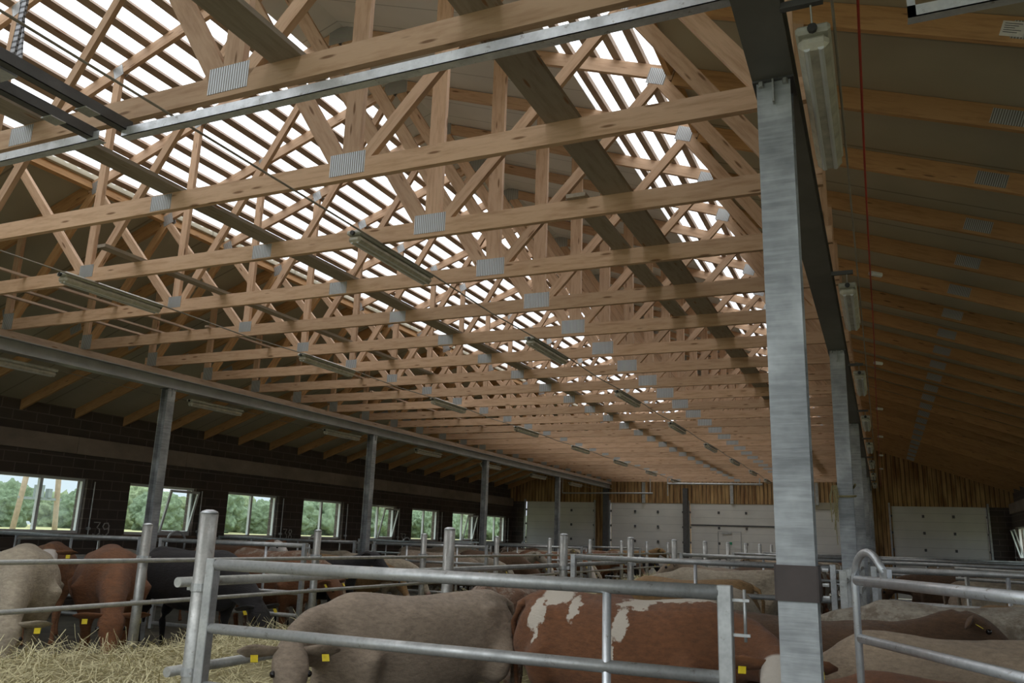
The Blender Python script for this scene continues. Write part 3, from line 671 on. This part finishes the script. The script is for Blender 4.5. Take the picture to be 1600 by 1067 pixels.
CT = {
 'cream': coat('cream', (0.429,0.363,0.266)), 'tan': coat('tan', (.34,.262,.19), dark=.5, dirt=.45), 'pale_tan': coat('pale_tan', (0.370,0.281,0.192)),
 'red': coat('red', (0.200,0.080,0.031)), 'red_white': coat('red_white', (0.200,0.081,0.033), (.50,.45,.38), .585, 1.7, face=(.54,.49,.42), dirt=.2),
 'patched': coat('patched', (.195,.078,.03), None, face=(.54,.49,.42), dirt=.15, spots=[(-.52,-.1,1.30,.13,.4,.05),(-.64,-.22,1.20,.065,.2,.12),(-.62,-.3,1.05,.02,.2,.09),(-.36,-.2,1.24,.045,.2,.10),(.06,-.1,1.29,.13,.3,.04),(.01,-.3,1.17,.06,.2,.11),(-.05,-.33,1.0,.035,.2,.13),(.30,0,1.33,.3,.10,.03)]),
 'roan': coat('roan', (0.222,0.118,0.067), None, thirds=(.40,.34,.27)), 'black': coat('black', (.022,.019,.020), muzzle=(.05,.04,.04), dirt=.1),
 'brown': coat('brown', (0.118,0.063,0.030), muzzle=(.2,.14,.11)), 'golden': coat('golden', (0.311,0.185,0.074)),
 'white_faced': coat('white_faced', (0.237,0.104,0.044), face=(.72,.66,.60), muzzle=(.55,.33,.30)), 'grey': coat('grey', (0.222,0.192,0.155), muzzle=(.10,.08,.07)),
 'dirty_cream': coat('dirty_cream', (0.385,0.340,0.266), None, thirds=(.22,.17,.12), dirt=.6)}
m_eye, nte, be = new_mat('eye'); be.inputs['Base Color'].default_value = (.012,.009,.008,1); be.inputs['Roughness'].default_value = .15
def loft(bm, secs, seg=20, up=Vector((0,0,1)), power=2.0):
    """secs: (centre, half width, half height)"""
    rings = []
    P_ = [Vector(s[0]) for s in secs]
    for i, (c, hw, hh) in enumerate(secs):
        d = P_[min(i+1, len(P_)-1)]-P_[max(i-1, 0)]; s, u = frame_of(d, up if abs(d.normalized().dot(up)) < .97 else Vector((1,0,0)))
        ring = []
        for k in range(seg):
            a = 2*PI*k/seg; ca, sa = math.cos(a), math.sin(a); f = (abs(ca)**power+abs(sa)**power)**(-1/power)
            ring.append(bm.verts.new(Vector(c)+s*ca*f*hw+u*sa*f*hh))
        rings.append(ring)
    for a, b in zip(rings, rings[1:]):
        for k in range(seg): bm.faces.new((a[k], a[(k+1)%seg], b[(k+1)%seg], b[k]))
    bm.faces.new(rings[0][::-1]); bm.faces.new(rings[-1])
HEADS = {  # poll, muzzle tip direction data in the cow's own frame: x forward
 'face':  dict(neck=[(.62,0,1.08),(.80,0,1.16),(.93,0,1.21)], poll=(1.02,0,1.23), muz=(1.27,0,.80)),
 'low':   dict(neck=[(.62,0,1.05),(.85,0,1.05),(1.03,0,1.02)], poll=(1.14,0,1.00), muz=(1.42,0,.62)),
 'graze': dict(neck=[(.62,0,1.02),(.86,0,.92),(1.05,0,.78)], poll=(1.17,0,.70), muz=(1.40,.0,.34)),
 'stand': dict(neck=[(.60,0,1.10),(.82,0,1.20),(.98,0,1.30)], poll=(1.08,0,1.37), muz=(1.47,0,1.13)),
 'turn':  dict(neck=[(.60,0,1.06),(.80,-.08,1.06),(.95,-.22,1.03)], poll=(1.02,-.32,1.01), muz=(1.10,-.72,.66)),
 'turn_left': dict(neck=[(.60,0,1.06),(.80,.06,1.06),(.95,.16,1.03)], poll=(1.03,.24,1.00), muz=(1.14,.62,.62))}
def make_cow(pose):
    hd = HEADS[pose]; bm = bmesh.new()
    loft(bm, [((-.86,0,1.10),.07,.10),((-.82,0,1.08),.17,.20),((-.72,0,1.05),.23,.27),((-.55,0,1.01),.275,.315),((-.35,0,.975),.30,.335),((-.1,0,.95),.335,.355),((.12,0,.94),.34,.36),((.32,0,.955),.315,.36),((.48,0,.985),.27,.345),((.60,0,1.0),.22,.31),((.70,0,1.0),.16,.24),((.76,0,.99),.09,.14)], 24, power=2.35)
    loft(bm, [((-.84,0,1.24),.05,.04),((-.66,0,1.30),.11,.05),((-.5,0,1.30),.10,.045),((0,0,1.27),.05,.04),((.36,0,1.29),.05,.05),((.55,0,1.27),.06,.06)], 10)
    for s in (-1, 1):   # hip bones, thighs, shoulders
        loft(bm, [((-.60,s*.18,1.22),.05,.05),((-.48,s*.215,1.19),.05,.055),((-.36,s*.19,1.14),.03,.04)], 10)
        loft(bm, [((-.60,s*.10,1.20),.13,.07),((-.61,s*.155,1.10),.19,.10),((-.60,s*.185,.92),.20,.115),((-.57,s*.175,.75),.155,.10),((-.60,s*.165,.62),.10,.07),((-.68,s*.16,.50),.062,.05),((-.71,s*.16,.43),.052,.045),((-.68,s*.16,.30),.038,.036),((-.66,s*.16,.14),.036,.034),((-.645,s*.16,.07),.05,.048),((-.63,s*.16,.0),.062,.055)], 14)
        loft(bm, [((.44,s*.10,1.22),.09,.05),((.44,s*.165,1.10),.145,.085),((.47,s*.22,.92),.15,.095),((.47,s*.20,.74),.10,.08),((.44,s*.175,.60),.072,.062),((.44,s*.165,.46),.052,.05),((.45,s*.16,.38),.052,.05),((.44,s*.16,.26),.036,.036),((.45,s*.16,.12),.038,.036),((.46,s*.16,.06),.05,.048),((.475,s*.16,.0),.062,.055)], 14)
    nk = [Vector(p) for p in hd['neck']]; po = Vector(hd['poll']); mz = Vector(hd['muz'])
    st = Vector((.42, 0, 1.03))
    loft(bm, [(st,.16,.26),(nk[0],.165,.24),(nk[1],.125,.195),(nk[2],.10,.155),(po,.085,.11)], 18)
    # dewlap / brisket
    loft(bm, [((.30,0,.72),.08,.10),((.55,0,.74),.12,.14),((.72,0,.82),.07,.12)], 12)
    hdx = (mz-po); L_ = hdx.length; dn = hdx.normalized()
    side = dn.cross(Vector((0,0,1))).normalized(); top = side.cross(dn)
    def hp(f, dz=0): return po+dn*L_*f+top*dz
    loft(bm, [(hp(-.10),.075,.075),(hp(.03,-.005),.115,.105),(hp(.22,-.015),.12,.12),(hp(.42,-.025),.10,.115),(hp(.62,-.03),.078,.09),(hp(.82,-.03),.068,.07),(hp(.96,-.03),.072,.062),(hp(1.06,-.035),.055,.045)], 18)
    for s in (-1, 1): # brow ridges
        loft(bm, [(hp(.18,.05)+side*s*.075,.03,.03),(hp(.32,.045)+side*s*.088,.032,.03),(hp(.42,.02)+side*s*.08,.02,.02)], 8)
    me = bpy.data.meshes.new('tmp'); bmesh.ops.recalc_face_normals(bm, faces=bm.faces); bm.to_mesh(me); bm.free()
    o = bpy.data.objects.new('tmp', me); C.objects.link(o)
    md = o.modifiers.new('r', 'REMESH'); md.mode = 'VOXEL'; md.voxel_size = .021
    sm = o.modifiers.new('s', 'SMOOTH'); sm.factor = .5; sm.iterations = 22
    dg = bpy.context.evaluated_depsgraph_get(); dg.update()
    body = bpy.data.meshes.new_from_object(o.evaluated_get(dg)); bpy.data.objects.remove(o)
    body.name = 'cow_body_'+pose
    for p in body.polygons: p.use_smooth = True
    fa = body.attributes.new('face', 'FLOAT', 'POINT'); mu = body.attributes.new('muzzle', 'FLOAT', 'POINT')
    for i, v in enumerate(body.vertices):
        f = (v.co-po).dot(dn)/L_; rad = ((v.co-po)-dn*f*L_).length
        near = 1.0 if rad < .2 else 0.0
        fa.data[i].value = near*max(0, min(1, (f+.12)*5)); mu.data[i].value = near*max(0, min(1, (f-.84)*8))
        n_ = mnoise.noise(v.co*3.1)*.012+mnoise.noise(v.co*9)*.004; v.co += v.normal*n_
    body.materials.append(CT['cream'])
    root = empty('cow', (0,0,0)); bo = bpy.data.objects.new('body', body); C.objects.link(bo); bo.parent = root; bo.material_slots[0].link = 'OBJECT'
    def sub(name, bm, mats, obj_level=False):
        q = link(name, bm, mats, root, True)
        if obj_level: q.material_slots[0].link = 'OBJECT'
        return q
    for s in (-1, 1):
        bq = hp(.02, .02)+side*s*.10; d2 = (side*s*1.0-dn*.15+Vector((0,0,-.12))).normalized(); bm = bmesh.new()
        loft(bm, [(bq-d2*.03,.03,.018),(bq+d2*.04,.045,.02),(bq+d2*.10,.062,.018),(bq+d2*.16,.055,.013),(bq+d2*.215,.012,.006)], 12, up=dn)
        ear = sub('ear', bm, CT['cream'], True)
        bm = bmesh.new(); c = bq+d2*.11+Vector((0,0,-.055))+top*.02
        tm = frame_of(top if abs(top.z) < .8 else dn); box(bm, (0,0,0), (.044, .004, .052)); 
        rot = Matrix((side, top, -dn)).transposed().to_4x4(); bmesh.ops.transform(bm, matrix=Matrix.Translation(bq+d2*.115+dn*.065+top*.012) @ rot, verts=bm.verts)
        tg = link('ear_tag', bm, M['yellow'], ear)
        bm = bmesh.new(); bmesh.ops.create_uvsphere(bm, u_segments=12, v_segments=8, radius=.021); bmesh.ops.translate(bm, vec=hp(.33, .022)+side*s*.105, verts=bm.verts); sub('eye', bm, m_eye)
    bm = bmesh.new(); tube(bm, [(-.80,0,1.26),(-.88,0,1.22),(-.93,0,1.10),(-.92,.01,.85),(-.90,.02,.62),(-.89,.03,.50),(-.885,.03,.38)], [.035,.03,.022,.018,.016,.034,.012], 10); sub('tail', bm, CT['cream'], True)
    return root
PRO = {p: make_cow(p) for p in HEADS}; used = set()
def place_cow(pose, ct, x, y, deg, sc, label, group='cattle in the pens'):
    root = PRO[pose] if pose not in used else copy_tree(PRO[pose]); used.add(pose)
    root.location = (x, y, 0); root.rotation_euler = (0, 0, math.radians(deg)); root.scale = (sc, sc*1.10, sc)
    for ch in root.children:
        if ch.name.split('.')[0] in ('body', 'ear', 'tail'): ch.material_slots[0].link = 'OBJECT'; ch.material_slots[0].material = CT[ct]
        if ct == 'tan' and ch.name.startswith('body'): pass
    tag(root, label, 'cow', group); placed.append((x, y)); return root
placed = []
PC = place_cow
PC('turn_left', 'tan', -3.08, 5.28, 240, .97, 'large greyish tan cow close behind the front gate, its head lowered by the domed post')
PC('turn', 'patched', -1.58, 5.70, -4, 1.0, 'red cow with white patches on its flank, close behind the front gate')
PC('graze', 'roan', -3.17, 7.42, 91, 1.0, 'speckled roan cow seen from behind, next to the greyish tan one')
PC('face', 'red', -2.36, 7.35, -91, .92, 'plain red cow facing the camera between the tan and the patched cow')
PC('graze', 'cream', -1.40, 8.15, 94, .97, 'cream cow seen from behind, beyond the patched red one')
PC('low', 'golden', -2.2, 10.22, 178, .97, 'golden brown cow standing crosswise just beyond the second cross gate')
PC('graze', 'pale_tan', .34, 5.84, 182, .90, 'pale tan cow right of the big column, behind the looped gate')
PC('turn_left', 'red', .30, 4.98, 181, .80, 'dark red cow, lowest one behind the looped gate')
PC('low', 'dirty_cream', .47, 7.38, 176, .98, 'dirty cream cow with dark smudges just right of the big column')
PC('stand', 'brown', -.48, 6.64, 2, .90, 'dark brown cow behind the patched red and pale tan ones, its head up at right')
PC('graze', 'cream', 1.6, 8.2, 183, 1.0, 'cream cow with a long level back at the right, behind the smudged one')
PC('graze', 'golden', 1.35, 9.08, 178, .92, 'golden brown cow just before the second cross gate in the right aisle')
PC('stand', 'white_faced', 3.3, 8.2, 250, .9, 'white faced brown cow standing in the right aisle')
PC('graze', 'cream', -8.44, 6.16, -38, 1.08, 'cream cow at the left edge with its head down in the hay')
PC('graze', 'red', -8.48, 7.36, -38, 1.08, 'bright red cow with its head down in the hay and yellow ear tags')
PC('graze', 'black', -8.45, 8.66, -6, 1.06, 'black cow with its head down in the hay')
PC('face', 'white_faced', -11.35, 8.75, -40, 1.05, 'brown cow with a white face looking out between the cream and red ones')
PC('low', 'red', -8.5, 10.25, 2, .98, 'dark red cow eating just beyond the first cross gate left of the hay')
PC('graze', 'red', -8.55, 4.95, -12, .96, 'red cow cut off by the left edge, only its face in view')
ck = ['cream','red','golden','dirty_cream','red_white','pale_tan','roan','cream','brown','white_faced','cream','black','tan','dirty_cream']
adj = {'cream':'cream','red':'red','golden':'golden brown','dirty_cream':'dirty cream','red_white':'red and white','pale_tan':'pale tan','roan':'speckled roan','brown':'dark brown','white_faced':'white faced brown','black':'black','tan':'greyish tan'}
rc = random.Random(11); cnt = {}
zones = (('pens right of the hay', -2.3, -1.55, 10.9, 31, 20), ('pens left of the hay', -9.4, -8.6, 10.9, 31, 18), ('aisle pens by the left wall', -12.9, -12.1, 10.3, 30, 8), ('right aisle pens', 1.2, 2.6, 10.4, 30, 10))
for zn, xa, xb, ya, yb, n in zones:
    got = []; tries = 0
    while len(got) < n and tries < 4000:
        tries += 1; y = ya+(yb-ya)*rc.random()**1.25; x = rc.uniform(xa, xb)
        if min(abs(y-g_) for g_ in (PY[2], PY[4], PY[6], PY[8])) < .62 or (zn.startswith('aisle') and min(abs(y-.2-g_) for g_ in (PY[2], PY[4], PY[6], PY[8])) < .6): continue
        if all((x-a)**2/5.0+(y-b)**2/.78 > 1 for a, b in placed+got): got.append((x, y))
    got.sort(key=lambda p: p[1])
    for i, (x, y) in enumerate(got):
        deg = (0 if 'left' in zn else 180 if 'right of' in zn else rc.choice((0, 180)))+rc.uniform(-7, 7)
        c = ck[(i*5+len(zn))%len(ck)]; pose = rc.choice(('graze','low','low','stand')) if deg > 90 or 'left of' in zn else rc.choice(('low','stand','graze'))
        PC(pose, c, x, y, deg, rc.uniform(.94, 1.05), '%s cow, %s, %s past the first gate'%(adj[c], zn, ORD[i]))
for p in PRO:
    if p not in used:
        for ch in list(PRO[p].children_recursive)+[PRO[p]]: bpy.data.objects.remove(ch)

# ------------------------------------------------------------------ outside the left windows
bm = bmesh.new(); prof = [(-15.4, -.05), (-22, .15), (-35, .62), (-55, 1.12), (-90, 1.35), (-260, 1.0)]
A1 = [bm.verts.new((x, -60, z)) for x, z in prof]; B1 = [bm.verts.new((x, 420, z)) for x, z in prof]
for i in range(len(prof)-1): bm.faces.new((A1[i], B1[i], B1[i+1], A1[i+1]))
tag(link('meadow', bm, M['meadow'], None, True), 'yellow-green meadow outside the left windows', 'meadow', None, 'structure')
tag(link('yard', bx(4.6, 120, -40, 200, -.3, -.05), M['meadow']), 'grassy yard outside the right windows', 'yard', None, 'structure')
def blob(seed, R_):
    bm = bmesh.new(); bmesh.ops.create_icosphere(bm, subdivisions=5, radius=1)
    for v in bm.verts:
        n_ = mnoise.fractal(v.co*1.7+Vector((seed*7.1, 0, 0)), .7, 2.1, 5); n2 = mnoise.noise(v.co*9+Vector((seed, 3, 1)))
        v.co = v.co*(1+.34*n_+.10*n2); v.co.x *= R_*.9; v.co.y *= R_; v.co.z *= R_*.95
    return bm
blobs = []
for s_ in range(4):
    r0 = empty('tree', (0,0,0)); link('crown', blob(s_, 3.6), M['leaf'] if s_ % 2 else M['leaf2'], r0, True).location = (0, 0, 3.0)
    link('trunk', tb([(0,0,-.6), (0.1,0,1.6), (0,.1,2.6)], [.28, .2, .14], 8), M['pole_wood'], r0); blobs.append(r0)
rt = random.Random(5); usedb = set(); i = 0; y = 38.0
while y < 190:
    k = i % 4; o = blobs[k] if k not in usedb else copy_tree(blobs[k]); usedb.add(k)
    x = (-70 if i % 2 else -79)-rt.uniform(0, 3); s_ = rt.uniform(.52, .85)+.0018*(y-40); o.location = (x, y, 1.0); o.scale = (s_*.9, s_*1.2, s_); o.rotation_euler.z = rt.uniform(0, 6)
    tag(o, 'leafy green tree at the edge of the meadow, %s from the left end'%(ORD+['29th','30th','31st','32nd','33rd']+['%dth'%q for q in range(34, 60)])[i], 'tree', 'trees beyond the meadow'); y += rt.uniform(3.3, 4.6); i += 1
t = empty('utility_pole', (-30, 22.2, .5), 'leaning two-legged wooden utility pole with transformer outside the first window', 'utility pole')
pipe('pole_leg', [(0, -.95, -.3), (0, -.35, 5.5)], .10, M['pole_wood'], t); pipe('pole_leg', [(0, 1.05, -.3), (0, .55, 5.5)], .10, M['pole_wood'], t)
link('crossbar', bx(-.05, .05, -.8, 1.0, 2.05, 2.15), M['trafo'], t)
link('transformer', bx(-.14, .14, -.12, .14, 2.15, 2.62, bx(-.1, .1, .36, .52, 2.15, 2.5)), M['trafo'], t)
